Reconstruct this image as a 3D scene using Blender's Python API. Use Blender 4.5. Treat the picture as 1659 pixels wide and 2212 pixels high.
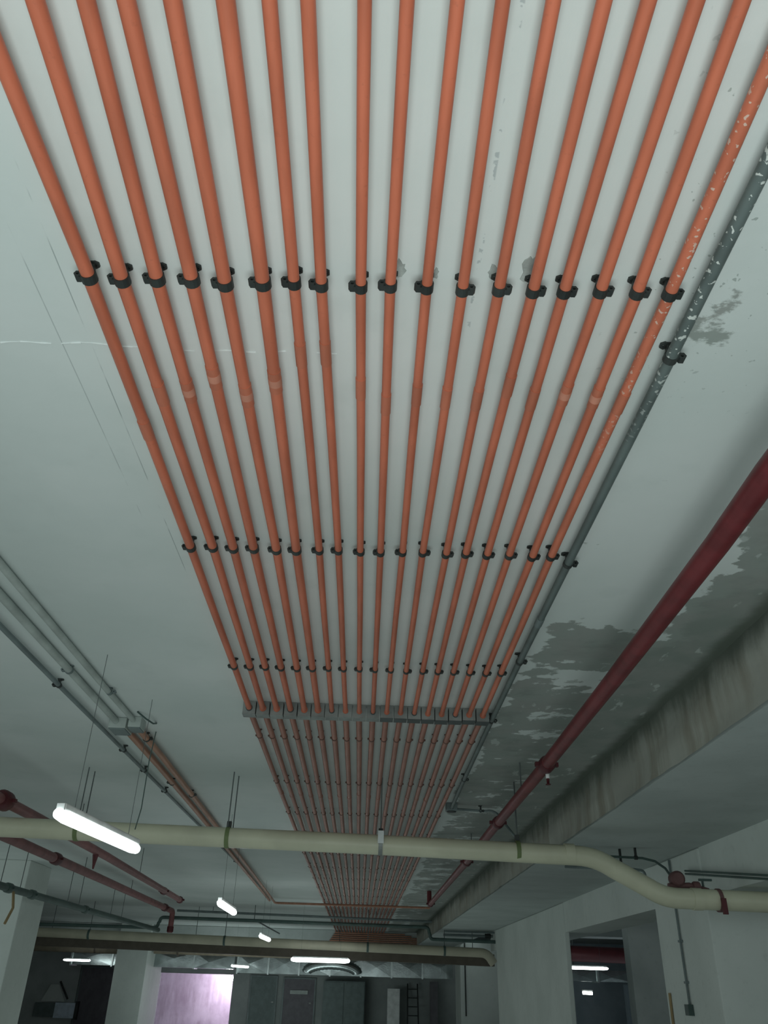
import bpy, bmesh, math, random
from mathutils import Vector, Matrix
random.seed(7)
S = bpy.context.scene
for o in list(bpy.data.objects): bpy.data.objects.remove(o)
COL = S.collection

# ------------------------------------------------------------------ camera
cd = bpy.data.cameras.new('camera'); cam = bpy.data.objects.new('camera', cd); COL.objects.link(cam); S.camera = cam
F = 1720.0
def nrm(v): return v.normalized()
Yc = nrm(Vector((-55.5, -1024.0, -F)))               # world +Y (along the conduits) in camera axes
Zc = Vector((86.5, 2896.0, -F)); Zc = nrm(Zc - Yc*Zc.dot(Yc))
Xc = Yc.cross(Zc)
R = Matrix((Xc, Yc, Zc))                             # camera axes -> world axes
cam.matrix_world = Matrix.Translation((0, 0, 1.6)) @ R.to_4x4()
cd.sensor_fit = 'VERTICAL'; cd.sensor_height = 24.0; cd.lens = 24.0*F/2212; cd.clip_start = .02; cd.clip_end = 200

# ------------------------------------------------------------------ world, exposure, big lights
S.view_settings.view_transform = 'Standard'; S.view_settings.look = 'None'
S.view_settings.gamma = 1.0; S.view_settings.exposure = 0.0; S.view_settings.use_curve_mapping = False
W = bpy.data.worlds.new('world'); S.world = W; W.use_nodes = True
bg = W.node_tree.nodes['Background']; bg.inputs[0].default_value = (.80, .93, .92, 1); bg.inputs[1].default_value = .80
def area(name, loc, aim, size, power, color, sy=None):
    l = bpy.data.lights.new(name, 'AREA'); l.energy = power; l.color = color; l.size = size
    l.shape = 'RECTANGLE'; l.size_y = sy or size
    o = bpy.data.objects.new(name, l); COL.objects.link(o); o.location = loc
    o.rotation_euler = (Vector(aim)-Vector(loc)).to_track_quat('-Z', 'Y').to_euler()
    return o
area('camera_fill_light', (.0, -.1, .55), (.1, .5, 3.2), 1.5, 54, (.91, 1, .985))  # unseen fill added by the camera to brighten the near ceiling
area('floor_fill_near', (-1.0, 4.5, .15), (-1.0, 4.5, 3.2), 5, 36, (.85, 1, .965), 12)  # unseen upward fill added at floor level, acting like floor bounce
area('floor_fill_far', (-2, 20, .15), (-2, 20, 3.2), 9, 72, (.85, 1, .965), 16)  # same added floor-level fill, further back; no fixture there
area('back_fill_light', (-3.2, 28.8, .15), (-4, 34, 1.6), 5, 62, (.86, 1, .98), 2)  # unseen fill added to brighten the far wall and doors
area('left_fill_light', (-9, 12, 1.4), (3, 12, 1.9), 7, 42, (.88, 1, .98), 2.2)  # unseen fill added to lift the right columns and beam side
area('side_fill_light', (7, 20, .15), (7, 20, 3.2), 4, 34, (.80, .94, 1), 8)  # unseen upward fill added for the bay beyond the right opening

# ------------------------------------------------------------------ materials
def socket(nt, v, s):
    if hasattr(v, 'links'): nt.links.new(v, s)
    else: s.default_value = v
class NT:
    def __init__(s, name):
        s.m = bpy.data.materials.new(name); s.m.use_nodes = True; s.t = s.m.node_tree
        s.b = s.t.nodes['Principled BSDF']; g = s.t.nodes.new('ShaderNodeNewGeometry'); s.pos = g.outputs['Position']
        sp = s.t.nodes.new('ShaderNodeSeparateXYZ'); s.t.links.new(s.pos, sp.inputs[0]); s.x, s.y, s.z = sp.outputs
    def noise(s, scale, detail=4, rough=.55, vec=None, off=None):
        n = s.t.nodes.new('ShaderNodeTexNoise'); n.inputs['Scale'].default_value = scale
        n.inputs['Detail'].default_value = detail; n.inputs['Roughness'].default_value = rough
        v = vec or s.pos
        if off:
            a = s.t.nodes.new('ShaderNodeVectorMath'); a.operation = 'ADD'; s.t.links.new(v, a.inputs[0]); a.inputs[1].default_value = off; v = a.outputs[0]
        s.t.links.new(v, n.inputs['Vector']); return n.outputs['Fac']
    def stretch(s, sc):
        a = s.t.nodes.new('ShaderNodeVectorMath'); a.operation = 'MULTIPLY'; s.t.links.new(s.pos, a.inputs[0]); a.inputs[1].default_value = sc; return a.outputs[0]
    def m2(s, op, a, b=0.0, c=0.0):
        n = s.t.nodes.new('ShaderNodeMath'); n.operation = op
        socket(s.t, a, n.inputs[0]); socket(s.t, b, n.inputs[1])
        if op in ('MULTIPLY_ADD',): socket(s.t, c, n.inputs[2])
        return n.outputs[0]
    def ss(s, v, a, b, lo=0.0, hi=1.0):
        n = s.t.nodes.new('ShaderNodeMapRange'); n.interpolation_type = 'SMOOTHSTEP'
        socket(s.t, v, n.inputs[0]); n.inputs[1].default_value = a; n.inputs[2].default_value = b
        n.inputs[3].default_value = lo; n.inputs[4].default_value = hi; return n.outputs[0]
    def mix(s, f, a, b):
        n = s.t.nodes.new('ShaderNodeMix'); n.data_type = 'RGBA'
        socket(s.t, f, n.inputs[0])
        for v, i in ((a, 6), (b, 7)): socket(s.t, v if hasattr(v, 'links') else (*v, 1), n.inputs[i])
        return n.outputs[2]
    def done(s, col, rough=.8, metal=0.0, bump=None, bs=.2, bd=.01, spec=.5):
        if not hasattr(col, 'links'): s.b.inputs['Base Color'].default_value = (*col, 1)
        else: s.t.links.new(col, s.b.inputs['Base Color'])
        socket(s.t, rough, s.b.inputs['Roughness']); s.b.inputs['Metallic'].default_value = metal
        s.b.inputs['Specular IOR Level'].default_value = spec
        if bump is not None:
            n = s.t.nodes.new('ShaderNodeBump'); n.inputs['Strength'].default_value = bs; n.inputs['Distance'].default_value = bd
            s.t.links.new(bump, n.inputs['Height']); s.t.links.new(n.outputs[0], s.b.inputs['Normal'])
        return s.m
def simple(name, col, rough=.6, metal=0.0, var=.12, scale=6.0, bump=0.0, spec=.4):
    n = NT(name); f = n.noise(scale, 5)
    c = n.mix(n.ss(f, .3, .7), tuple(v*(1-var) for v in col), tuple(min(1, v*(1+var)) for v in col))
    return n.done(c, rough, metal, n.noise(scale*9, 3) if bump else None, bump, .004, spec)
def emit(name, col, st):
    m = bpy.data.materials.new(name); m.use_nodes = True; b = m.node_tree.nodes['Principled BSDF']
    b.inputs['Base Color'].default_value = (*col, 1); b.inputs['Emission Color'].default_value = (*col, 1); b.inputs['Emission Strength'].default_value = st
    return m

def ceiling_mat():
    n = NT('limewashed_ceiling')
    big = n.noise(.9, 4); fine = n.noise(14, 6, .65); mid = n.noise(4, 5)
    col = n.mix(n.ss(big, .3, .7), (.60, .665, .645), (.68, .73, .715))
    col = n.mix(n.m2('MULTIPLY', n.ss(mid, .55, .7), .25), col, (.54, .60, .58))
    # damp patches beside the downstand: shape of their own, in the slab's own coordinates
    wn = n.m2('ADD', n.m2('MULTIPLY', n.noise(2.1, 9, .60, off=(3.1, 4.4, 0)), .72), n.m2('MULTIPLY', n.noise(6.5, 6, .6, vec=n.stretch((.8, 1.5, 1))), .28))
    b1 = n.ss(n.m2('ADD', n.x, n.m2('MULTIPLY', n.noise(.8, 2), .3)), 1.52, 1.86, 0, .24)
    b2 = n.m2('MULTIPLY', n.ss(n.x, .80, .98), n.ss(n.y, 3.2, 4.1, 0, .172))
    b3 = n.m2('MULTIPLY', n.m2('MULTIPLY', n.ss(n.x, .86, 1.02), n.ss(n.y, 1.45, 1.15, 0, .12)), n.ss(n.y, .9, 1.05))
    val = n.m2('ADD', n.m2('ADD', wn, b1), n.m2('ADD', b2, b3))
    rgt = n.ss(n.x, .80, .86)
    rgt = n.m2('MULTIPLY', rgt, n.ss(n.x, 2.0, 1.95))
    wet = n.m2('MULTIPLY', n.ss(val, .60, .625), rgt)
    wet2 = n.m2('MULTIPLY', n.ss(val, .66, .80), rgt)
    wcol = n.mix(wet2, (.27, .31, .285), (.19, .225, .20))
    wcol = n.mix(n.ss(mid, .35, .7, 0, .6), wcol, (.30, .30, .285))
    flake = n.m2('MULTIPLY', n.ss(n.noise(9, 4, .5, vec=n.stretch((1, .45, 1))), .64, .68), .7)
    wcol = n.mix(flake, wcol, (.50, .55, .525))
    col = n.mix(n.m2('MULTIPLY', wet, .88), col, wcol)
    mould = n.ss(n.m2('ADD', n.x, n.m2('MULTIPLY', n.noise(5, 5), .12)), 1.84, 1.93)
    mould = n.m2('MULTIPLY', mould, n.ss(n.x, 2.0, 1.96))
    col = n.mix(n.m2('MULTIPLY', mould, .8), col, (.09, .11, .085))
    # small dark spatters around the last conduits
    sp = n.ss(n.noise(42, 2, .5), .70, .73)
    sp = n.m2('MULTIPLY', sp, n.m2('MULTIPLY', n.ss(n.x, .55, .72), n.ss(n.y, 2.2, 1.5)))
    col = n.mix(n.m2('MULTIPLY', sp, .75), col, (.30, .35, .33))
    # dotted chalk line at x=.24
    dl = n.ss(n.m2('ABSOLUTE', n.m2('SUBTRACT', n.x, .242)), .007, .003)
    dl = n.m2('MULTIPLY', n.m2('MULTIPLY', dl, n.ss(n.noise(26, 3, .6, off=(0, 7, 0)), .53, .57)), n.ss(n.y, 1.75, 1.6))
    col = n.mix(n.m2('MULTIPLY', dl, .6), col, (.30, .36, .37))
    # board seams to the left of the conduits
    for x0, y1, k in ((-.852, 3.3, .6), (-.938, 2.8, .45)):
        ln = n.ss(n.m2('ABSOLUTE', n.m2('SUBTRACT', n.x, x0)), .0022, .0010)
        ln = n.m2('MULTIPLY', n.m2('MULTIPLY', ln, n.ss(n.noise(3.2, 3, off=(x0*30, 0, 0)), .38, .50)), n.ss(n.y, y1, y1-.1, 0, k))
        col = n.mix(ln, col, (.20, .24, .24))
    bump = n.m2('ADD', n.m2('MULTIPLY', fine, .4), n.m2('ADD', big, n.m2('MULTIPLY', wet, -.3)))
    return n.done(col, n.ss(wet, 0, 1, .85, .62), 0, bump, .25, .012, .3)
def plaster(name, c1, c2, streak=None, sc=1.4, dark=None):
    n = NT(name); a = n.noise(sc, 6, .6); f = n.noise(12, 5)
    col = n.mix(n.ss(a, .32, .68), c1, c2)
    col = n.mix(n.ss(f, .55, .75, 0, .25), col, tuple(v*.75 for v in c1))
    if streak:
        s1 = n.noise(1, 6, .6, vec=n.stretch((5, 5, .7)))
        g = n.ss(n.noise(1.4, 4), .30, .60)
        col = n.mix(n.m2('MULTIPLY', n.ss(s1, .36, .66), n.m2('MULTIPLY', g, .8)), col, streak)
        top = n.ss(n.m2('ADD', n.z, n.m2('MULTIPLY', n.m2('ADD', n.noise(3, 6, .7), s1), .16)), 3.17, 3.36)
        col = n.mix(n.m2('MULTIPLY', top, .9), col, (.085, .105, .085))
    return n.done(col, .86, 0, f, .2, .01, .25)
M = {}
M['ceiling'] = ceiling_mat()
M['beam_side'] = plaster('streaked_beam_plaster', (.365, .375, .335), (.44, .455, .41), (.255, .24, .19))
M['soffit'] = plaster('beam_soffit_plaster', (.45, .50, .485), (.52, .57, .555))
M['column'] = plaster('column_plaster', (.58, .63, .60), (.66, .71, .68), sc=.9)
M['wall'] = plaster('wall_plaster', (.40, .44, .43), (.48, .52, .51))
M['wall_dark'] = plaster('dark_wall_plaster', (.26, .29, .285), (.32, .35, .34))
M['lilac'] = plaster('lilac_wall_plaster', (.50, .43, .52), (.68, .60, .70), (.40, .32, .40), sc=1.0)
M['floor'] = plaster('concrete_floor', (.30, .32, .31), (.38, .40, .39))
M['beam_dark'] = plaster('stained_beam_plaster', (.20, .15, .12), (.27, .21, .17))
def orange(name, spat=False, c=(.56, .158, .088)):
    n = NT(name); f = n.noise(3, 4, vec=n.stretch((6, 1, 6)))
    col = n.mix(n.ss(f, .3, .7), tuple(v*.86 for v in c), tuple(v*1.12 for v in c))
    col = n.mix(n.ss(n.noise(60, 2), .62, .75, 0, .3), col, (.40, .12, .07))
    if spat:
        s = n.m2('MULTIPLY', n.ss(n.noise(78, 2, .4), .63, .67), n.ss(n.y, 2.6, 1.4, 0, .8))
        col = n.mix(s, col, (.68, .55, .46))
    return n.done(col, .42, 0, None, spec=.4)
M['orange'] = orange('orange_plastic'); M['orange_spattered'] = orange('orange_plastic_paint_spattered', True, (.60, .175, .10))
M['orange_joint'] = orange('orange_plastic_joint', c=(.50, .155, .09))
M['orange_dull'] = orange('dusty_orange_plastic', c=(.40, .20, .13))
def greyc(name, c, spat):
    n = NT(name); col = n.mix(n.ss(n.noise(5, 4), .3, .7), tuple(v*.85 for v in c), tuple(v*1.15 for v in c))
    if spat:
        s = n.m2('MULTIPLY', n.ss(n.noise(70, 2, .4), .61, .65), n.ss(n.y, 2.3, 1.4))
        col = n.mix(s, col, (.62, .66, .63))
    return n.done(col, .5, 0, None, spec=.4)
M['grey'] = greyc('grey_plastic_spattered', (.115, .145, .14), True)
M['grey_plain'] = greyc('grey_plastic', (.16, .20, .20), False)
M['grey_pale'] = greyc('limewashed_plastic', (.40, .45, .425), False)
M['green_pipe'] = greyc('dark_green_painted_steel', (.065, .105, .095), False)
M['tape'] = simple('pale_joint_tape', (.56, .235, .16), .6)
M['clamp'] = simple('black_clamp_plastic', (.030, .036, .034), .5, var=.3)
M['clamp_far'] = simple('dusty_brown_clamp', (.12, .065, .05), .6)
M['steel'] = simple('galvanised_steel', (.25, .27, .26), .5, .3, .2, 9)
M['steel_dark'] = simple('dark_steel_lid', (.075, .09, .09), .5, .3)
M['rod'] = simple('threaded_rod_steel', (.13, .15, .15), .6, .3)
M['red'] = simple('red_painted_steel', (.145, .022, .026), .45, 0, .22, 7, .1)
M['red_dark'] = simple('dark_red_fitting', (.085, .014, .018), .5)
M['cream'] = simple('cream_drain_plastic', (.60, .60, .455), .38, 0, .08, 2.5, .05)
M['cream_dull'] = simple('dusty_cream_plastic', (.46, .44, .34), .5, 0, .1, 2)
M['green_strap'] = simple('green_strap_paint', (.16, .21, .09), .55)
M['brown'] = simple('beam_shade_and_strap_brown', (.10, .085, .065), .6)  # beam shade put into a dark brown; the pipe straps share it
M['brown_pipe'] = simple('brown_lagged_pipe', (.22, .19, .14), .7)
M['duct'] = simple('silver_duct_sheet', (.40, .45, .45), .20, .85, .2, 3, .3)
M['flange'] = simple('duct_flange_steel', (.60, .66, .66), .3, .9)
M['white'] = simple('white_fixture_enamel', (.75, .78, .77), .4)
M['door'] = simple('dark_door_paint', (.14, .135, .15), .6)
M['red_hazed'] = simple('hazed_red_painted_steel', (.22, .085, .085), .5, 0, .2, 5)  # pale red with distance haze put into the colour
M['maroon'] = simple('dull_maroon_steel', (.15, .075, .075), .6)
M['orange_far'] = orange('hazed_orange_plastic_run', c=(.36, .150, .108))  # same orange plastic, muted: distance haze put into the far run's colour
M['door_teal'] = simple('dark_teal_panel_paint', (.14, .18, .175), .6)
M['blue_box'] = simple('blue_grey_enamel', (.66, .77, .88), .5)
M['bluewall'] = plaster('blue_grey_wall', (.34, .42, .48), (.42, .50, .56))
M['wood'] = simple('yellowed_wood', (.34, .25, .13), .7)
M['mortar'] = simple('grey_mortar', (.36, .40, .38), .9, 0, .2, 20, .4)
M['ridge'] = simple('pale_plaster_ridge', (.72, .77, .76), .85)
M['tube'] = emit('lit_fluorescent_tube', (.90, 1, .985), 9)
M['tube_near'] = emit('lit_fluorescent_tube_near', (.90, 1, .985), 4.5)
M['bulb'] = emit('lit_bulb', (.98, .93, 1), 60)

# ------------------------------------------------------------------ mesh helpers
TF = [1.0]
class MB:
    def __init__(s): s.v = []; s.f = []; s.sm = []
    def box(s, a, b):
        i = len(s.v); (x0, y0, z0), (x1, y1, z1) = a, b
        s.v += [(x0,y0,z0),(x1,y0,z0),(x1,y1,z0),(x0,y1,z0),(x0,y0,z1),(x1,y0,z1),(x1,y1,z1),(x0,y1,z1)]
        q = [(0,3,2,1),(4,5,6,7),(0,1,5,4),(1,2,6,5),(2,3,7,6),(3,0,4,7)]
        s.f += [tuple(i+k for k in t) for t in q]; s.sm += [False]*6; return s
    def tube(s, pts, r, n=14, cap=True):
        q = TF[0]; fx = lambda p: p if q == 1 else (p[0]*q, p[1]*q, p[2] if p[2] > 3.15 else 1.6+(p[2]-1.6)*q)
        pts = [Vector(fx(p)) for p in pts]; rr = [a*q for a in r] if isinstance(r, (list, tuple)) else [r*q]*len(pts)
        T = []
        for k in range(len(pts)):
            a = pts[k]-pts[k-1] if k else pts[1]-pts[0]
            b = pts[k+1]-pts[k] if k < len(pts)-1 else a
            T.append((a.normalized()+b.normalized()).normalized())
        u = T[0].orthogonal().normalized(); base = len(s.v)
        for k, p in enumerate(pts):
            u = (u - T[k]*u.dot(T[k])).normalized(); w = T[k].cross(u)
            for j in range(n):
                a = 2*math.pi*j/n; s.v.append(tuple(p + (u*math.cos(a)+w*math.sin(a))*rr[k]))
        for k in range(len(pts)-1):
            for j in range(n):
                a = base+k*n+j; b = base+k*n+(j+1) % n
                s.f.append((a, b, b+n, a+n)); s.sm.append(True)
        if cap:
            for e in (base, base+(len(pts)-1)*n):      # caps on vertices of their own, so the wall shades straight
                c0 = len(s.v); s.v += s.v[e:e+n]
                s.f.append(tuple(c0+j for j in (reversed(range(n)) if e == base else range(n)))); s.sm.append(False)
        return s
    def ring(s, c, axis, ro, ri, h, n=6, rot=0.0):
        """flat ring (nut / eye) around axis 'x','y','z'"""
        i = len(s.v); c = Vector(c); q = TF[0]
        if q != 1: c = Vector((c.x*q, c.y*q, 1.6+(c.z-1.6)*q)); ro *= q; ri *= q; h *= q
        def P(r, a, t):
            p, q = r*math.cos(a), r*math.sin(a)
            return {'z': (p, q, t), 'y': (p, t, q), 'x': (t, p, q)}[axis]
        for t in (-h/2, h/2):
            for r in (ro, ri):
                for j in range(n): s.v.append(tuple(c+Vector(P(r, 2*math.pi*j/n+rot, t))))
        for j in range(n):
            k = (j+1) % n
            for a, b, d, e in ((0, n, n, 0), (2*n, 3*n, 3*n, 2*n), (0, 0, 2*n, 2*n), (n, n, 3*n, 3*n)):
                if a != b: s.f.append((i+a+j, i+a+k, i+b+k, i+b+j))
                else: s.f.append((i+a+j, i+a+k, i+d+k, i+d+j))
                s.sm.append(False)
        return s
    def mesh(s, name, mat):
        me = bpy.data.meshes.new(name); me.from_pydata(s.v, [], s.f); me.materials.append(mat)
        me.polygons.foreach_set('use_smooth', s.sm); 
        bm = bmesh.new(); bm.from_mesh(me); bmesh.ops.recalc_face_normals(bm, faces=bm.faces); bm.to_mesh(me); bm.free()
        return me
    def build(s, name, mat, parent=None, loc=None):
        o = bpy.data.objects.new(name, s.mesh(name, mat)); COL.objects.link(o)
        if loc: o.location = loc
        if parent: o.parent = parent
        return o
def inst(name, me, parent, loc):
    o = bpy.data.objects.new(name, me); COL.objects.link(o); o.location = loc
    if parent: o.parent = parent
    return o
def tag(o, label, cat, group=None):
    o['label'] = label; o['category'] = cat
    if group: o['group'] = group
    return o
def empty(name, loc=(0, 0, 0)):
    o = bpy.data.objects.new(name, None); o.location = loc; o.empty_display_size = .1; COL.objects.link(o); return o
def struct(name, a, b, mat, parent=None):
    o = MB().box(a, b).build(name, mat, parent)
    if not parent: o['kind'] = 'structure'
    return o
def bevel(o, w=.01, seg=2):
    m = o.modifiers.new('bevel', 'BEVEL'); m.width = w; m.segments = seg; m.limit_method = 'ANGLE'; return o
def arc(p, d0, d1, r, n=6):
    """points rounding the corner p between incoming dir d0 and outgoing dir d1"""
    p, d0, d1 = Vector(p), Vector(d0).normalized(), Vector(d1).normalized()
    a, b = p-d0*r, p+d1*r
    return [tuple(a*(1-t)**2+p*2*t*(1-t)+b*t**2) for t in [k/n for k in range(n+1)]]
ORD = ['leftmost', 'second', 'third', 'fourth', 'fifth', 'sixth', 'seventh', 'eighth', 'ninth', 'tenth', 'eleventh', 'twelfth',
       'thirteenth', 'fourteenth', 'fifteenth', 'sixteenth', 'seventeenth', 'rightmost']
def nth(i): return ORD[i] + ('' if i in (0, 17) else ' from left')

# ------------------------------------------------------------------ the shell
H = 3.2
ceil_ = struct('ceiling', (-16, -4, H), (2.05, 38, H+.2), M['ceiling'])
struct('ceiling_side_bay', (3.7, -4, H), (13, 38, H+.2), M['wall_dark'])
struct('floor', (-16, -4, -.15), (13, 38, 0), M['floor'])
struct('wall_left', (-16.2, 5, 0), (-16, 38, H), M['wall'])
struct('wall_side_bay', (13, 5, 0), (13.2, 38, H), M['wall'])
# wide downstand: stained side, smooth soffit
def panel(name, quads, mat):
    m = MB()
    for q in quads:
        i = len(m.v); m.v += q; m.f.append((i, i+1, i+2, i+3)); m.sm.append(False)
    return m
beam = empty('beam_wide'); beam['kind'] = 'structure'
# side face gets irregular plaster relief
side = MB(); ny, nz = 260, 8
for j in range(ny+1):
    y = -4 + 42*j/ny
    for k in range(nz+1):
        z = 2.816 + (H+.02-2.816)*k/nz
        side.v.append((1.90 + .006*math.sin(y*3.1+k)+random.uniform(-.003, .003) - (.012 if k == 0 else 0)*random.random(), y, z))
for j in range(ny):
    for k in range(nz):
        a = j*(nz+1)+k; side.f.append((a, a+1, a+nz+2, a+nz+1)); side.sm.append(True)
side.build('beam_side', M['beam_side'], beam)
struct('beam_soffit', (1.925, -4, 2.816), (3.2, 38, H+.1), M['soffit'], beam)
lb = struct('beam_lintel', (3.19, -4, 2.40), (3.75, 22, 2.9), M['column']); lb['kind'] = 'structure'
for nm, a, b in (('column_left', (-6.5, 14, 0), (-5.32, 15, H)), ('column_near_right', (3.172, 8.06, 0), (3.74, 9.5, 2.812)),
                 ('column_far_right', (3.172, 13.9, 0), (3.25, 21, 2.812)), ('column_back_right', (3.15, 28.5, 0), (4.4, 30, 2.9)),
                 ('column_back_left', (-7.94, 30, 0), (-6.92, 32.4, H))):
    bevel(struct(nm, a, b, M['column']), .012)
struct('wall_right', (4.25, 14.2, 0), (13, 14.5, 3.19), M['wall'])
struct('beam_cross', (-16, 30.2, 2.72), (3.15, 31.0, 3.19), M['wall'])
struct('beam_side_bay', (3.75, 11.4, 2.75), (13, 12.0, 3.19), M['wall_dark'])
struct('beam_side_bay_far', (3.75, 17.5, 2.55), (13, 18.2, 3.19), M['wall'])
# far wall in pieces round the lit opening
far = empty('wall_far'); far['kind'] = 'structure'
struct('wall_panel', (-16, 34, 0), (-10.2, 34.3, H), M['wall'], far)
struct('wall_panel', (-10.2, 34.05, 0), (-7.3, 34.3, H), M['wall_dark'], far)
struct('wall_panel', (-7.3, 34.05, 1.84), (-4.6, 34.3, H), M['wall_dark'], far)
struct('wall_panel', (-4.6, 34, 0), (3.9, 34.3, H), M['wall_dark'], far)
struct('wall_panel', (3.9, 34, 0), (13, 34.3, H), M['bluewall'], far)
struct('wall_recess', (-8.5, 36.6, 0), (-3.5, 36.8, H), M['lilac'])
struct('trim_recess_side', (-4.0, 34.3, 0), (-3.9, 36.6, H), M['lilac'])
# mortar patches and a plaster ridge on the ceiling
def blob(cx, cy, rx, ry, name, mat, th=.003, n=18, rag=.35):
    m = MB(); i = 0; m.v.append((cx, cy, H-th))
    for k in range(n):
        a = 2*math.pi*k/n; q = 1+random.uniform(-rag, rag); m.v.append((cx+rx*q*math.cos(a), cy+ry*q*math.sin(a), H-th*.6))
    for k in range(n):
        a = 2*math.pi*k/n; v = m.v[1+k]; m.v.append((cx+(v[0]-cx)*1.08, cy+(v[1]-cy)*1.08, H+.001))
    for k in range(n):
        b = (k+1) % n; m.f += [(0, 1+b, 1+k), (1+k, 1+b, 1+n+b, 1+n+k)]; m.sm += [False, False]
    return m.build(name, mat, ceil_)
for cx, cy, rx, ry in ((.040, 1.455, .016, .030), (.132, 1.46, .010, .016), (.373, 1.435, .017, .038), (.283, 1.45, .011, .024)):
    blob(cx, cy, rx, ry, 'mortar_patch', M['mortar'])
rid = MB()
xs = [-1.6+.03*k for k in range(50)]
for a, b in zip(xs, xs[1:]):
    if random.random() < .72:
        y = lambda x: 1.785+.006*math.sin(9*x)+.004*math.sin(31*x)
        rid.tube([(a, y(a), H-.0005), (b, y(b), H-.0005)], [random.uniform(.001, .0035), random.uniform(.001, .0035)], 6)
rr = rid.build('plaster_ridge', M['ridge'], ceil_); rr['kind'] = 'stuff'

# ------------------------------------------------------------------ orange conduits
ZC = 3.152
R0 = [.0165, .0168, .0165, .0168, .0168, .0172, .0138, .0135, .0128, .0130, .0130, .0132, .0135, .0138, .0140, .0142, .0145, .0150]
X0 = [-.772, -.664, -.569, -.494, -.408, -.310, -.229, -.158, -.054, .024, .116, .199, .291, .383, .463, .550, .633, .728]
X1 = [-.760, -.676, -.585, -.495, -.410, -.312, -.231, -.161, -.059, .017, .111, .204, .298, .386, .466, .559, .654, .738]
X2 = [-.764, -.671, -.586, -.500, -.407, -.324, -.228, -.148, -.056, .027, .118, .202, .299, .380, .469, .562, .658, .735]
XB = [-.783+.0905*i for i in range(18)]
CY = [2.13, 1.94, 1.92, 1.85, 1.93, 1.86, 1.74, 1.73, 1.88, 1.95, 1.90, 1.91, 1.91, 1.84, 1.90, 1.87, 1.88, 1.90]
TAPED = {2, 3, 4, 5, 15, 16}
def clamp_mesh(r, s, detail):
    m = MB(); zc = ZC-H
    if detail:
        m.box((-.010, -.010, -.005), (.010, .010, 0)).box((-.009, -.007, zc+r), (.009, .007, -.004))
        m.ring((-s*.0085, 0, -.004), 'z', .0120, .0048, .006, 6, math.pi/6)
        m.ring((0, 0, zc), 'y', r+.0036, r-.001, .026, 16)
        m.ring((s*(r+.008), 0, zc-.001), 'y', .0105, .0045, .022, 6, 0)
        m.box((s*(r+.001)-.003, -.008, zc-.012), (s*(r+.001)+.003, .008, zc+.012))
    else:
        m.box((-.013, -.008, -.006), (.013, .008, 0)).box((-.007, -.006, zc+r), (.007, .006, -.004))
        m.ring((0, 0, zc), 'y', r+.003, r-.001, .017, 10)
        m.box((s*(r+.004)-.006, -.007, zc-.006), (s*(r+.004)+.006, .007, zc+.006))
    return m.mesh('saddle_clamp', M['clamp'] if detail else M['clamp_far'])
cache = {}
def clamp(parent, x, y, r, s, detail):
    k = (round(r, 4), s, detail)
    if k not in cache: cache[k] = clamp_mesh(*k)
    return inst('saddle_clamp', cache[k], parent, (x, y, H))
def xat(i, y):
    P = [(0.8, X0[i]), (1.48, X1[i]), (2.95, X2[i]), (5.19, XB[i])]
    if y <= P[0][0]: a, b = P[0], P[1]; y = max(y, .3)
    else:
        for a, b in zip(P, P[1:]):
            if y <= b[0]: break
    t = (y-a[0])/(b[0]-a[0]); return a[1]+(b[1]-a[1])*t
for i in range(18):
    r = R0[i]*1.08; mat = M['orange_spattered'] if i >= 17 else M['orange']
    t = empty('orange_conduit', (0, 0, 0))
    extra = {17: 'spattered with pale paint, ', 16: '', 5: 'thick, '}.get(i, '')
    tag(t, f'{nth(i)} of the orange conduits overhead before the steel boxes' + (', paint spattered' if i == 17 else ''), 'conduit', 'orange conduits from the camera to the steel boxes')
    ys = [-.6, .3, .8, 1.48, 1.48+.7, 2.95, 3.6, 4.4, 5.195]
    MB().tube([(xat(i, y) + (random.uniform(-.0015, .0015) if 1.6 < y < 5 else 0), y, ZC) for y in ys], r, 18).build('pipe', mat, t)
    c = MB().tube([(xat(i, CY[i]-.05), CY[i]-.05, ZC), (xat(i, CY[i]+.042), CY[i]+.042, ZC)], r+.0017, 18).build('coupling', M['orange_joint'], t)
    if i in TAPED:
        MB().tube([(xat(i, CY[i]-.018), CY[i]-.018, ZC), (xat(i, CY[i]+.012), CY[i]+.012, ZC)], r+.0023, 18).build('tape_band', M['tape'], t)
    s = -1 if i <= 10 else 1
    for base in (1.478, 2.94, 4.38):
        y = base-.0015*i+random.uniform(-.006, .006); clamp(t, xat(i, y), y, r, s, True)
# row of steel boxes
for i in range(18):
    x = XB[i]; t = empty('junction_box', (x, 5.18, H))
    dark = i >= 10
    tag(t, f'{nth(i)} of the small steel boxes in the ceiling row' + (', dark underside' if dark else ', grey underside'), 'junction box', 'steel boxes in a row across the conduits')
    w = .0415; y0 = random.uniform(-.004, .004); b = MB()
    d = .086+random.uniform(-.002, .002)
    b.box((-w, y0, -d), (w, y0+.006, -.001)).box((-w, y0+.006, -d), (-w+.003, y0+.08, -.001)).box((w-.003, y0+.006, -d), (w, y0+.08, -.001)).box((-w, y0+.077, -d), (w, y0+.08, -.001))
    b.build('box_body', M['steel'], t)
    bevel(MB().box((-w-.0015, y0-.002, -d-.004), (w+.0015, y0+.082, -d)).build('lid', M['steel_dark'] if dark else M['steel'], t), .001, 1)
    MB().tube([(0, y0-.012, ZC-H), (0, y0+.001, ZC-H)], R0[i]*1.08+.004, 14).build('entry_collar', M['steel_dark'] if i % 3 == 0 else M['orange_joint'], t)
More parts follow.
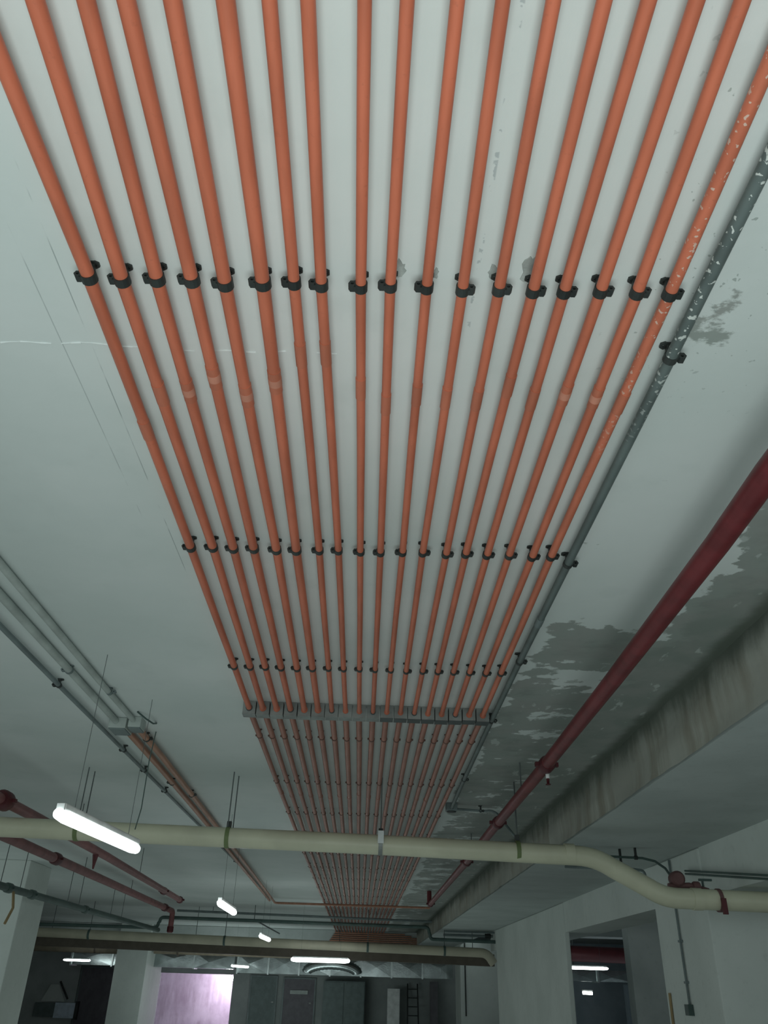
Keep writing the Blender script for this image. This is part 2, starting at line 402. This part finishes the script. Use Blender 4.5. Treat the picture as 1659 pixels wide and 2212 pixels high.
# far run
XE = [-.80+.1176*i*(1.0)+0 for i in range(18)]
YEND = 30.15
FR = .020  # widened: blur and the shade between conduits put into their thickness
for i in range(18):
    t = empty('orange_conduit', (0, 0, 0))
    tag(t, f'{nth(i)} of the orange conduits receding beyond the steel boxes', 'conduit', 'orange conduits beyond the steel boxes')
    xf = lambda y: XB[i]*(1+.03*min(1, (y-5)/7))
    pts = [(xf(y)+random.uniform(-.003, .003), y, ZC) for y in [5.262, 6, 7.4, 8.8, 10.2, 12, 14, 17, 20, 24, YEND]]
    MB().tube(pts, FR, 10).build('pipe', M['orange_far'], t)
    s = -1 if i <= 10 else 1
    for k in range(16):
        y = 5.86+1.48*k-.002*i+random.uniform(-.012, .012)
        if y < YEND: clamp(t, xf(y), y, FR, s, False)
    for y in (7.9, 10.8, 13.7):
        y += random.uniform(-.12, .12)
        MB().tube([(xf(y-.04), y-.04, ZC), (xf(y+.04), y+.04, ZC)], FR+.002, 10).build('coupling', M['orange_far'], t)
# conduits turning along the cross beam at the end
for k in range(6):
    z = 3.12-.058*k
    o = MB().tube([(-.85-.04*k, 30.17, z), (1.5+.22*k, 30.17, z)], .02, 8).build('orange_conduit', M['orange_dull'])
    tag(o, f'{["topmost", "second from top", "third from top", "third from bottom", "second from bottom", "lowest"][k]} of the dull orange conduits crossing the far beam face', 'conduit', 'conduits across the far cross beam')

# ------------------------------------------------------------------ grey conduit on the right
def saddle(parent, p, r, axis=(0, 1, 0), s=1, mat=None, name='saddle_clamp'):
    """saddle under a ceiling pipe at p=(x,y,zaxis)"""
    x, y, zc = p; m = MB()
    m.box((-.011, -.011, H-zc-.006), (.016, .011, H-zc-.001)).box((-.008, -.008, r), (.008, .008, H-zc-.004))
    m.ring((-s*.012, 0, H-zc-.005), 'z', .014, .006, .007, 6, math.pi/6)
    m.ring((0, 0, 0), 'y', r+.004, r-.001, .022, 14)
    m.ring((s*(r+.013), 0, 0), 'y', .013, .005, .020, 6)
    return inst(name, m.mesh(name, mat or M['clamp']), parent, p)
g = empty('grey_conduit'); tag(g, 'dark grey paint-spattered conduit running beside the rightmost orange conduit', 'conduit')
MB().tube([(.815, -.6, 3.15), (.819, 1.7, 3.15), (.818, 3.0, 3.15), (.820, 4.2, 3.15), (.828, 5.4, 3.15), (.846, 7.1, 3.15), (.866, 8.30, 3.15)], .0170, 18).build('pipe', M['grey'], g)
for x, y in ((.819, 1.69), (.818, 2.97), (.820, 4.15), (.824, 5.28), (.846, 7.05)): saddle(g, (x, y, 3.15), .0170)
MB().tube([(.8185, 3.55, 3.15), (.819, 3.63, 3.15)], .0195, 16).build('coupling', M['grey_plain'], g)
bx = empty('junction_box', (.868, 8.36, H)); tag(bx, 'small dark box where the grey conduit ends above the red pipe', 'junction box')
bevel(MB().box((-.055, -.055, -.075), (.055, .055, -.001)).build('box_body', M['grey_plain'], bx), .006)
MB().tube([(0, 0, -.075), (0, 0, -.083)], .045, 14).build('lid', M['clamp'], bx)
g = empty('branch_conduit'); tag(g, 'short dark conduit from the small box across to the red pipe', 'conduit')
MB().tube([(.92, 8.37, 3.15), (1.19, 8.43, 3.15)] + arc((1.30, 8.40, 3.15), (1, 0, 0), (.5, -.5, -.6), .05) + [(1.50, 8.25, 2.86)], .012, 10).build('pipe', M['grey_plain'], g)
saddle(g, (1.17, 8.42, 3.15), .012)

# ------------------------------------------------------------------ red fire pipe on the right
g = empty('red_pipe'); tag(g, 'long dark red fire pipe slung under the damp ceiling on the right', 'pipe')
rp = [(1.15, -.6, 2.95), (1.17, 1.95, 2.95), (1.19, 2.4, 2.95), (1.22, 3.8, 2.95), (1.245, 5.6, 2.95), (1.255, 7.95, 2.95), (1.28, 10.6, 2.95), (1.29, 16.6, 2.95)]
MB().tube(rp + arc((1.29, 16.75, 2.95), (0, 1, 0), (0, 0, 1), .09) + [(1.29, 16.76, 3.19)], .0425, 22).build('pipe', M['red'], g)
def collar(parent, p, r, w, mat, d=(0, 1, 0), name='coupling', bolts=True):
    p = Vector(p); d = Vector(d); c = MB()
    c.tube([p-d*w, p-d*w*.6, p+d*w*.6, p+d*w], [r*1.10, r*1.32, r*1.32, r*1.10], 18)
    if bolts:
        for s in (-1, 1): c.box((p.x+s*r*1.45-.018, p.y-.018, p.z-.014), (p.x+s*r*1.45+.018, p.y+.018, p.z+.014))
    return c.build(name, mat, parent)
for p in ((1.247, 5.6, 2.95), (1.255, 7.88, 2.95), (1.282, 10.62, 2.95), (1.29, 16.45, 2.95)): collar(g, p, .0425, .06, M['red_dark'])
for p in ((1.30, 6.6), (1.33, 10.1)):
    MB().tube([(p[0]-.05, p[1], 2.95), (p[0]-.05, p[1], 3.199)], .005, 6).build('hanger_rod', M['rod'], g)
sp = MB().tube([(1.262, 5.66, 2.905), (1.262, 5.66, 2.87)], .014, 10)
sp.build('drop_nipple', M['white'], g)
MB().tube([(1.262, 5.66, 2.87), (1.262, 5.66, 2.835), (1.262, 5.66, 2.832), (1.262, 5.66, 2.828)], [.011, .009, .018, .018], 10).build('sprinkler_head', M['red_dark'], g)

# ------------------------------------------------------------------ big cream drain pipe
def band(parent, p, axis, r, w, mat, rod=True, name='pipe_strap'):
    m = MB().ring(p, axis, r+.006, r-.002, w, 22); o = m.build(name, mat, parent)
    return o
CR = .080
def cz(x): return 2.688-.0145*(x+3.1)*(1 if x > -3.1 else 1)
g = empty('cream_drain_pipe'); tag(g, 'thick cream drain pipe crossing the bay under the ceiling, dropping at right', 'pipe')
pts = [(-6.0, 7.3, cz(-6)), (-3, 7.3, cz(-3)), (0, 7.3, cz(0))] + arc((1.98, 7.3, cz(1.9)-.012), (1, 0, -.01), (1, 0, -.62), .16) + \
      arc((2.52, 7.3, 2.300), (1, 0, -.62), (1, 0, -.015), .13) + [(6.5, 7.3, 2.25)]
MB().tube(pts, CR, 26).build('pipe', M['cream'], g)
for p, d in (((1.76, 7.3, cz(1.76)-.004), (1, 0, -.02)), ((2.80, 7.3, 2.296), (1, 0, -.015))):
    p = Vector(p); d = Vector(d).normalized(); MB().tube([p-d*.04, p+d*.04], CR+.006, 24).build('socket', M['cream'], g)
for x, mt in ((-2.44, 'green_strap'), (-1.16, 'green_strap'), (.145, 'steel'), (1.32, 'green_strap')):
    st = band(g, (x, 7.3, cz(x)), 'x', CR, .035, M[mt])
    MB().box((x-.018, 7.28, cz(x)+CR), (x+.018, 7.32, cz(x)+CR+.05)).build('clamp_head', M['clamp'], g)
for x, y in ((-2.445, 7.27), (-2.44, 7.43), (-1.165, 7.27), (-1.145, 7.43), (.145, 7.3), (1.32, 7.3), (1.345, 7.43)):
    top = H-.001
    MB().tube([(x, y, cz(x)+CR), (x, y, top)], .0055, 6).build('hanger_rod', M['rod'], g)
MB().box((.120, 7.205, cz(.145)+.0), (.170, 7.222, cz(.145)+.10)).build('strap_plate', M['flange'], g)

# things on the near right column
g = empty('red_valve'); tag(g, 'dull red round valve lying on the cream pipe by the near column', 'valve')
g.location = (0, 0, 0)
vy = 7.42
MB().tube([(2.62, vy, 2.40), (2.80, vy, 2.41), (2.96, vy, 2.37)], .026, 12).build('valve_pipe', M['maroon'], g)
MB().tube([(2.70, vy-.05, 2.46), (2.70, vy-.035, 2.46), (2.70, vy+.035, 2.46), (2.70, vy+.05, 2.46)], [.045, .062, .062, .045], 18).build('bell_housing', M['maroon'], g)
collar(g, (2.86, vy, 2.40), .035, .03, M['maroon'], (1, 0, 0), 'valve_flange', False)
MB().tube([(2.92, vy, 2.38), (2.92, vy, 2.455)], .010, 8).box((2.89, vy-.012, 2.45), (3.0, vy+.012, 2.468)).build('lever_handle', M['green_pipe'], g)
g = empty('pipe_bracket'); tag(g, 'dark red bracket clasping the cream pipe by the near column', 'bracket')
band(g, (2.985, 7.3, 2.292), 'x', CR+.004, .03, M['maroon'], name='bracket_ring')
MB().box((2.965, 7.19, 2.18), (3.005, 7.21, 2.30)).build('bracket_tab', M['red_dark'], g)
g = empty('curved_conduit'); tag(g, 'thin dark conduit bending down from the soffit to the near column', 'conduit')
MB().tube([(1.95, 8.2, 2.735), (2.40, 8.2, 2.73), (2.68, 8.2, 2.725), (2.80, 8.2, 2.70), (2.89, 8.2, 2.64), (2.94, 8.2, 2.56), (2.955, 8.2, 2.47)], .0115, 10).build('pipe', M['green_pipe'], g)
m = MB().ring((2.62, 8.2, 2.727), 'x', .019, .010, .03, 10).box((2.61, 8.19, 2.74), (2.63, 8.21, 2.815)); m.build('saddle_clamp', M['clamp'], g)
g = empty('low_conduit'); tag(g, 'short grey conduit stub with tee just under the soffit by the cream pipe bend', 'conduit')
MB().tube([(1.95, 8.3, 2.64), (2.62, 8.3, 2.635)] + arc((2.72, 8.3, 2.63), (1, 0, 0), (0, 0, -1), .05) + [(2.72, 8.3, 2.45)], .013, 10).build('pipe', M['grey_plain'], g)
for x in (2.1, 2.5): MB().box((x-.01, 8.29, 2.65), (x+.01, 8.31, 2.815)).build('clip', M['clamp'], g)
g = empty('column_conduit'); tag(g, 'thin grey conduit running down the near right column to a small box', 'conduit')
MB().tube([(3.155, 8.82, 2.80), (3.155, 8.82, 1.52)], .011, 10).build('pipe', M['grey_plain'], g)
MB().box((3.12, 8.77, 1.44), (3.171, 8.87, 1.53)).build('switch_box', M['green_pipe'], g)
for z in (2.6, 2.05, 1.7): MB().box((3.14, 8.79, z), (3.171, 8.85, z+.02)).build('saddle_clamp', M['grey_plain'], g)
for k, (dz, lb_) in enumerate(((0, 'upper'), (-.030, 'lower'))):
    o = MB().tube([(3.14, 8.37, 2.645+dz*.9), (3.14, 6.3, 2.370+dz*.9)], .009, 8).build('beam_conduit', M['green_pipe'])
    tag(o, f'{lb_} of two thin dark conduits leaving the near column to the right', 'conduit', 'pair of conduits right of the near column')
o = MB().tube([(3.147, 9.42, 0.02), (3.160, 9.36, 1.62)], .014, 8).build('wooden_batten', M['wood']); tag(o, 'thin yellowed batten leaning on the near right column', 'batten')
o = MB().tube([(3.3, 28.47, .9), (3.3, 28.47, 2.88)], .02, 8).build('column_conduit', M['clamp']); tag(o, 'dark conduit down the back column beside the far ducts', 'conduit')

# ------------------------------------------------------------------ left ceiling conduits
def run(name, label, pts, r, mat, clamps=(), s=1, group=None, n=12, cm=None):
    t = empty(name); tag(t, label, 'conduit', group); MB().tube(pts, r, n).build('pipe', mat, t)
    for c in clamps: saddle(t, c, r, s=s, mat=cm)
    return t
run('grey_conduit', 'dark conduit furthest left on the ceiling, clipped at intervals', [(-1.92, 1.0, 3.16), (-1.93, 5.0, 3.16), (-1.92, 9.6, 3.16), (-1.90, 13.2, 3.16), (-1.93, 16.6, 3.16)], .0145, M['grey_plain'],
    [(-1.93, 4.86, 3.16), (-1.925, 6.45, 3.16), (-1.92, 7.15, 3.16), (-1.92, 8.0, 3.16), (-1.91, 11.0, 3.16), (-1.90, 13.0, 3.16)], -1)
run('limewashed_conduit', 'pale limewashed conduit ending at the boxes, inner of two on the left', [(-1.66, 1.0, 3.172), (-1.66, 5.1, 3.172), (-1.655, 5.62, 3.172)], .018, M['grey_pale'], [(-1.655, 5.0, 3.172)], 1, cm=M['grey_plain'])
run('limewashed_conduit', 'pale limewashed conduit ending at the boxes, outer of two on the left', [(-1.79, 1.0, 3.170), (-1.785, 5.66, 3.170)], .021, M['grey_pale'], [(-1.787, 4.60, 3.170)], -1, cm=M['grey_plain'])
def jbox(x, y, w, d, label, ang=0):
    t = empty('junction_box', (x, y, H)); t.rotation_euler.z = ang; tag(t, label, 'junction box')
    bevel(MB().box((-w, -d, -.075), (w, d, -.001)).build('box_body', M['grey_pale'], t), .006)
    bevel(MB().box((-w*.93, -d*.93, -.083), (w*.93, d*.93, -.075)).build('lid', M['grey_plain'], t), .003)
    for sx in (-.75, .75): MB().tube([(w*sx, d*.75, -.083), (w*sx, d*.75, -.086)], .004, 8).build('screw', M['rod'], t)
jbox(-1.775, 5.76, .062, .095, 'square grey box nearer the left wall where the orange conduits start')
jbox(-1.645, 5.70, .045, .070, 'smaller grey box on the ceiling where the inner limewashed conduit ends')
run('orange_conduit', 'orange conduit left of the main bank, inner of the pair below the boxes', [(-1.652, 5.78, 3.155), (-1.655, 6.6, 3.155), (-1.69, 8.6, 3.155), (-1.80, 14, 3.155)] + arc((-1.87, 19.25, 3.103), (0, 1, 0), (1, 0, 0), .12) + [(1.5, 19.3, 3.103)], .023, M['orange_dull'],
    [(-1.655, 6.05, 3.155), (-1.685, 8.1, 3.155), (-1.74, 11.2, 3.155)], 1)
run('orange_conduit', 'faded orange conduit left of the main bank, outer of the pair', [(-1.755, 5.86, 3.160), (-1.76, 7, 3.160), (-1.79, 8.8, 3.160), (-1.90, 14, 3.160), (-2.0, 19.3, 3.155)], .024, M['orange_dull'],
    [(-1.775, 7.6, 3.16), (-1.85, 11.4, 3.16)], -1)
# hook and wire near the boxes
o = MB().tube([(-1.60, 5.50, 3.195), (-1.55, 5.56, 3.165), (-1.52, 5.66, 3.16), (-1.53, 5.78, 3.195)], .006, 7).build('loose_cable', M['green_pipe']); tag(o, 'short loop of dark cable beside the ceiling boxes', 'cable')
o = MB().tube([(-1.585, 6.02, 3.198), (-1.62, 6.1, 3.0), (-1.645, 6.2, 2.85), (-1.67, 6.3, 2.70), (-1.69, 6.3, 2.55)], .004, 7).build('lamp_cable', M['green_pipe']); tag(o, 'thin loose cable hanging from the ceiling behind the nearest tube light', 'cable')

# ------------------------------------------------------------------ left hanging pipes
g = empty('red_pipe'); tag(g, 'lower thick red pipe on the left, ending in a drop to the far cream pipe', 'pipe')
MB().tube([(-4.15, 6.5, 3.0), (-4.20, 10.4, 3.0), (-4.27, 14, 3.0)] + arc((-4.42, 21.0, 3.0), (0, 1, 0), (0, 0, -1), .12) + [(-4.42, 21.01, 2.55)], .060, 18).build('pipe', M['red_hazed'], g)
for p in ((-4.23, 12.0, 3.0), (-4.40, 20.0, 3.0)): collar(g, p, .060, .11, M['red_dark'])
for x, y in ((-4.2, 10.3), (-4.25, 13.4), (-4.3, 16.5)):
    MB().tube([(x, y, 3.05), (x, y, H-.001)], .006, 6).build('hanger_rod', M['rod'], g)
MB().tube([(-4.42, 21.01, 2.68), (-4.42, 21.01, 2.57)], .075, 14).build('drop_socket', M['red_dark'], g)
g = empty('red_pipe'); tag(g, 'upper red pipe on the left, closer to the tube lights, with a stopped end', 'pipe')
MB().tube([(-2.98, 5.2, 2.84), (-2.98, 7.8, 2.84), (-3.03, 10.3, 2.84), (-3.24, 15.9, 2.84)], .044, 16).build('pipe', M['red_hazed'], g)
collar(g, (-2.98, 6.95, 2.84), .060, .08, M['red_dark']); collar(g, (-3.20, 14.3, 2.84), .044, .08, M['red_dark']); collar(g, (-3.24, 15.85, 2.84), .044, .06, M['red_dark'])
for x, y in ((-3.0, 9.0), (-3.1, 12.2)): MB().tube([(x, y, 2.87), (x, y, H-.001)], .005, 6).build('hanger_rod', M['rod'], g)
MB().tube([(-3.02, 9.8, 2.80), (-3.02, 9.8, 2.72), (-3.02, 9.8, 2.65)], [.035, .020, .009], 10).build('sprinkler_head', M['red_dark'], g)
g = empty('green_pipe'); tag(g, 'dark green pipe running back past the left column', 'pipe')
MB().tube([(-4.74, 8.2, 2.61), (-4.74, 21.2, 2.61)], .048, 16).build('pipe', M['green_pipe'], g)
for y in (11.9, 12.8, 15.4): collar(g, (-4.74, y, 2.61), .048, .09, M['green_pipe'])
for y in (11.6, 12.3, 14.4, 15.0, 17.0, 17.8): MB().tube([(-4.74, y, 2.65), (-4.74, y, H-.001)], .006, 6).build('hanger_rod', M['rod'], g)
MB().tube([(-4.66, 11.9, 2.56), (-4.54, 11.7, 2.36), (-4.56, 11.6, 2.17)], .018, 8).build('branch_stub', M['wood'], g)

# ------------------------------------------------------------------ second cream pipe and neighbours, 21 m away (laid out at 17 m, TF scales them up)
TF[0] = 1.26
def cz2(x): return 2.318-.0143*(x+6)
g = empty('cream_drain_pipe'); tag(g, 'far cream drain pipe spanning from the left column to the far right column', 'pipe')
MB().tube([(-8.5, 17.1, cz2(-8.5)), (-2, 17.1, cz2(-2))] + arc((2.42, 17.1, cz2(2.4)), (1, 0, 0), (.55, 0, -1), .14) + [(2.53, 17.1, 2.02)], CR, 20).build('pipe', M['cream_dull'], g)
for x in (-5.1, -2.55, .15, 1.6):
    band(g, (x, 17.1, cz2(x)), 'x', CR, .04, M['green_pipe']); MB().tube([(x, 17.1, cz2(x)+CR), (x, 17.1, H-.001)], .007, 6).build('hanger_rod', M['rod'], g)
g = empty('green_pipe'); tag(g, 'dark green pipe crossing above the far cream pipe, stepping down at both ends', 'pipe')
MB().tube([(-8.0, 16.85, 2.440)] + arc((-3.78, 16.85, 2.440), (1, 0, 0), (0, 0, 1), .08) + arc((-3.76, 16.85, 2.615), (0, 0, 1), (1, 0, 0), .07) + arc((1.29, 16.85, 2.585), (1, 0, 0), (0, 0, -1), .08) + arc((1.31, 16.85, 2.385), (0, 0, -1), (1, 0, 0), .07) + [(2.75, 16.85, 2.37)], .030, 14).build('pipe', M['green_pipe'], g)
for x in (-2.0, -.5): MB().tube([(x, 16.85, 2.63), (x, 16.85, H-.001)], .007, 6).build('hanger_rod', M['rod'], g)
MB().tube([(-2.0, 16.85, 2.62), (-1.5, 16.85, 2.40)], .012, 6).build('brace', M['rod'], g)
MB().tube([(-2.1, 16.85, 2.59), (-1.4, 16.85, 2.59)], .014, 6).build('bracket_rail', M['rod'], g)
g = empty('thin_green_pipe'); tag(g, 'thin grey-green pipe crossing just above the dark green pipe', 'pipe')
MB().tube([(-3.6, 17.5, 2.78), (1.4, 17.5, 2.72)], .022, 12).build('pipe', M['grey_plain'], g)
for x in (-2.9, .3): MB().tube([(x, 17.5, 2.78), (x, 17.5, H-.001)], .006, 6).build('hanger_rod', M['rod'], g)
TF[0] = 1.0
g = empty('wall_pipe'); tag(g, 'thin grey pipe from the far column top towards the downstand', 'pipe')
MB().tube([(2.0, 21.3, 2.77), (3.4, 21.3, 2.77)], .022, 10).build('pipe', M['grey_plain'], g)
g = empty('wall_pipe'); tag(g, 'thicker dark stub pipe at the top of the far right column', 'pipe')
MB().tube([(2.0, 21.6, 2.71), (3.3, 21.6, 2.71)], .030, 10).build('pipe', M['grey_plain'], g)
MB().tube([(3.0, 21.6, 2.71), (3.14, 21.6, 2.71)], .05, 10).build('socket', M['clamp'], g)
TF[0] = 1.26
g = empty('shaded_beam_band'); tag(g, 'dark band added for the shaded beam underside behind the far cream pipe', 'shade band')  # dark box added where a beam's underside lies in shade
def brk(a, b, z0, z1, y0, y1): return MB().box((a, y0, z0), (b, y1, z1))
m = MB(); i = 0
for (a, za), (b, zb) in (((-8.6, 2.35), (2.6, 2.19)),):
    m.v += [(u*1.26, v*1.26, 1.6+(w_-1.6)*1.26) for u, v, w_ in [(a, 17.5, za-.20), (b, 17.5, zb-.20), (b, 17.8, zb-.20), (a, 17.8, za-.20), (a, 17.5, za), (b, 17.5, zb), (b, 17.8, zb), (a, 17.8, za)]]
    m.f += [(0,3,2,1),(4,5,6,7),(0,1,5,4),(1,2,6,5),(2,3,7,6),(3,0,4,7)]; m.sm += [False]*6
m.build('band_body', M['brown'], g)
for x in (-6, -3.2, -.4, 2.2): MB().tube([(x, 17.65, 2.3), (x, 17.65, H-.001)], .006, 6).build('hanger_rod', M['rod'], g)
TF[0] = 1.0
for x0, x1, lb_ in ((-6.85, 3.1, 'brown lagged pipe under the far cross beam above the silver duct'), (-15.9, -8.0, 'short view of brown lagged pipe left of the back left column')):
    g = empty('lagged_pipe'); tag(g, lb_, 'pipe')
    MB().tube([(x0, 30.55, 2.485), (x1, 30.55, 2.445)], .135, 18).build('lagging', M['brown_pipe'], g)
    for x in (x0+.8, (x0+x1)/2, x1-.8):
        MB().ring((x, 30.55, 2.465), 'x', .16, .13, .05, 16).tube([(x, 30.55, 2.60), (x, 30.55, 2.719)], .012, 6).build('pipe_strap', M['brown'], g)
# ------------------------------------------------------------------ tube lights
def tube_light(p0, p1, label, mat='tube', r=.034):
    p0, p1 = Vector(p0), Vector(p1); c = (p0+p1)/2; d = (p1-p0).normalized(); L = (p1-p0).length
    t = empty('tube_light', c); t.rotation_euler.z = math.atan2(d.y, d.x); tag(t, label, 'ceiling light', 'fluorescent tube lights')
    bevel(MB().box((-L/2+.02, -r*.7, r*.6), (L/2-.02, r*.7, r*.6+.035)).build('housing', M['white'], t), .008)
    MB().tube([(-L/2-.03, 0, 0), (-L/2, 0, 0), (-L/2+.08, 0, 0), (L/2-.08, 0, 0), (L/2, 0, 0), (L/2+.03, 0, 0)], [r*.35, r*.8, r, r, r*.8, r*.35], 16).build('tube', M[mat], t)
    for s in (-1, 1): MB().box((s*(L/2-.02)-.012, -.02, r*.5), (s*(L/2-.02)+.012, .02, r*.6+.03)).build('lamp_holder', M['white'], t)
    for s in (-1, 1): MB().tube([(s*L*.35, 0, .06), (s*L*.35, 0, H-c.z-.001)], .0018, 5).build('suspension_wire', M['rod'], t)
    return t
tube_light((-1.525, 4.22, 2.3), (-1.42, 5.40, 2.3), 'nearest lit tube light hanging on the left before the cream pipe', mat='tube_near')
tube_light((-1.46, 9.15, 2.3), (-1.48, 10.45, 2.3), 'second lit tube light of the left row, below the far left pipes')
tube_light((-1.72, 15.6, 2.3), (-1.70, 17.0, 2.3), 'third and smallest lit tube light of the left row')
tube_light((-1.50, 20.5, 2.085), (-.24, 20.5, 2.07), 'long lit tube light hung crosswise before the silver duct', r=.05)
tube_light((4.70, 20.7, 2.09), (5.63, 20.7, 2.08), 'lit tube light seen through the opening beside the far right column')
tube_light((-9.4, 29.4, 2.10), (-8.6, 29.4, 2.06), 'lit tube light against the silver duct at far left')
tube_light((-3.95, 28.6, 2.04), (-3.60, 29.9, 2.04), 'lit tube light end-on beside the bright lilac opening')
l = bpy.data.lights.new('recess_bulb_light', 'POINT'); l.energy = 95; l.color = (.95, .85, 1); l.shadow_soft_size = .1
o = bpy.data.objects.new('recess_bulb_light', l); COL.objects.link(o); o.location = (-5.0, 35.6, 1.75)
g = empty('wall_lamp', (-4.99, 36.2, 1.72)); tag(g, 'bright lamp in the top corner of the lilac opening', 'lamp')
MB().tube([(0, 0, 0), (0, .12, 0)], .10, 14).build('bulb', M['bulb'], g); MB().tube([(0, .12, 0), (0, .40, 0)], .05, 10).build('lamp_base', M['white'], g)

# ------------------------------------------------------------------ silver ducts
def duct(x0, x1, y, z0, z1, d, label, step=1.2):
    g = empty('silver_duct', ((x0+x1)/2, y, (z0+z1)/2)); tag(g, label, 'air duct'); cx = (x0+x1)/2
    h = (z1-z0)/2; n = max(1, round((x1-x0)/step)); w = (x1-x0)/n
    for k in range(n):
        a = x0-cx+k*w; m = MB(); i = 0                       # sheet segment, cross-broken (pyramid dimple) front
        m.v += [(a+.02, 0, -h), (a+w-.02, 0, -h), (a+w-.02, 0, h), (a+.02, 0, h), (a+w*random.uniform(.35, .65), -.006-random.random()*.016, random.uniform(-.3, .3)*h),
                (a+.02, d, -h), (a+w-.02, d, -h), (a+w-.02, d, h), (a+.02, d, h)]
        m.f += [(0,1,4),(1,2,4),(2,3,4),(3,0,4),(0,5,6,1),(3,2,7,8),(5,8,7,6),(0,3,8,5),(1,6,7,2)]; m.sm += [False]*9
        m.build('duct_section', M['duct'], g)
        MB().box((a-.03, -.05, -h-.03), (a+.02, d+.03, h+.03)).build('flange', M['flange'], g)
    for s in (x0+.4-cx, x1-.4-cx): MB().tube([(s, d/2, h), (s, d/2, H-(z0+z1)/2-.001)], .012, 6).build('hanger_rod', M['rod'], g)
    return g
duct(-9.7, -4.2, 31.1, 1.98, 2.42, .6, 'silver duct behind the back left column', 1.4)
duct(-4.1, 3.2, 31.1, 1.88, 2.40, .6, 'silver duct across the back behind the crosswise tube light', 1.05)
duct(5.3, 8.2, 24.0, 1.86, 2.12, .5, 'silver duct seen through the right opening under the tube light', 1.0)
g = empty('flexible_duct', (-.9, 30.93, 1.98)); tag(g, 'crinkled silver duct elbow bulging below the back duct', 'air duct')
pts = []; rs = []
for k in range(41):
    a = math.pi*k/40; pts.append((-.85*math.cos(a), -.05*math.sin(a), .24*math.sin(a)-.02)); rs.append(.15+(.016 if k % 2 else 0))
MB().tube(pts, rs, 16).build('hose', M['duct'], g)
g = empty('red_duct'); tag(g, 'dark red pipe crossing above the tube light in the right opening', 'pipe')
MB().tube([(4.6, 22.0, 2.42), (8.4, 22.0, 2.38)], .17, 16).build('pipe', M['red_dark'], g)
for x in (5.2, 7.2): MB().tube([(x, 22, 2.5), (x, 22, H-.001)], .01, 6).build('hanger_rod', M['rod'], g)
g = empty('wall_light', (7.9, 31.9, 1.60)); tag(g, 'small lit lamp deep in the room beyond the right opening', 'lamp')
MB().tube([(-.15, 0, 0), (.18, 0, -.01)], .05, 10).build('bulb', M['tube'], g); MB().box((-.18, -.02, .05), (.2, .06, .09)).build('housing', M['white'], g)
struct('wall_side_bay_panel', (8.0, 27.6, 0), (13, 27.8, 1.84), M['bluewall'])

# ------------------------------------------------------------------ low background against the far wall
def door(x0, x1, z1, label, mat, cat='door'):
    g = empty('service_door', ((x0+x1)/2, 33.95, 0)); w = (x1-x0)/2; tag(g, label, cat)
    MB().box((-w, -.02, .01), (w, .04, z1)).build('door_leaf', mat, g)
    MB().box((-w-.05, -.04, .0), (-w, .05, z1+.05)).box((w, -.04, 0), (w+.05, .05, z1+.05)).box((-w, -.04, z1), (w, .05, z1+.05)).build('door_frame', M['grey_plain'], g)
    MB().box((w*.7, -.07, 1.0), (w*.7+.08, -.02, 1.04)).build('handle', M['steel'], g)
    return g
door(-10.1, -8.75, 1.92, 'dark door between the left column and the back left column', M['door'])
door(-3.9, -3.0, 1.80, 'dark grey door right of the lilac opening', M['door_teal'])
door(-2.7, -1.6, 1.76, 'near-black door at the middle of the back wall', M['door'])
g = empty('notice_plate', (-2.15, 33.86, 1.35)); tag(g, 'pale blank plate on the near-black back door', 'plate')
MB().box((-.32, 0, -.06), (.32, .03, .06)).build('plate', M['grey_pale'], g)
g = empty('storage_cabinet', (-.5, 33.4, 0)); tag(g, 'wide dark teal cabinet against the back wall', 'cabinet')
bevel(MB().box((-.75, 0, .02), (.75, .5, 1.74)).build('cabinet_body', M['door_teal'], g), .01)
for s in (-1, 1): MB().box((s*.37-.35, -.03, .06), (s*.37+.35, 0, 1.70)).build('door', M['door_teal'], g)
g = empty('white_board', (1.28, 33.5, .0)); tag(g, 'narrow white board standing against the back wall beside the ladder', 'board')
MB().box((-.22, 0, .01), (.22, .05, 1.55)).build('board', M['white'], g)
g = empty('ladder', (1.98, 33.45, 0)); tag(g, 'dark ladder leaning at the back wall right of the white board', 'ladder')
for s in (-1, 1): MB().tube([(s*.20, -.1, .01), (s*.18, .42, 1.72)], .025, 8).build('rail', M['clamp'], g)
for k in range(6): z = .2+.27*k; MB().tube([(-.19, -.1+.302*z, z), (.19, -.1+.302*z, z)], .016, 6).build('rung', M['clamp'], g)
o = MB().box((-.13, 0, 0), (.13, .3, 1.8)).build('dark_post', M['door'], None, (2.75, 33.6, 0)); tag(o, 'dark square post at the back wall left of the back right column', 'post')
g = empty('control_box', (-10.5, 33.8, .60)); tag(g, 'blue-grey wall box with dark edge low at far left', 'electrical box')
bevel(MB().box((-1.05, 0, -.22), (-.30, .19, .20)).build('side_box', M['door_teal'], g), .01)
bevel(MB().box((-.30, -.05, -.25), (.42, .19, .22)).build('box_body', M['blue_box'], g), .01)
MB().box((.42, -.06, -.28), (.52, .19, .27)).build('edge', M['clamp'], g)
g = empty('extract_hood', (-10.9, 33.8, 1.15)); tag(g, 'grey peaked hood with a dark slanting arm above the blue-grey box', 'hood')
m = MB(); m.v += [(-.45, 0, -.3), (.40, 0, -.3), (.1, 0, .22), (-.2, 0, .22), (-.45, .2, -.3), (.40, .2, -.3), (.1, .2, .22), (-.2, .2, .22)]
m.f += [(0,1,2,3),(4,7,6,5),(0,4,5,1),(1,5,6,2),(2,6,7,3),(3,7,4,0)]; m.sm += [False]*6
m.build('hood', M['column'], g); MB().tube([(.12, -.03, .32), (.50, -.03, -.22)], .035, 8).build('arm', M['clamp'], g)
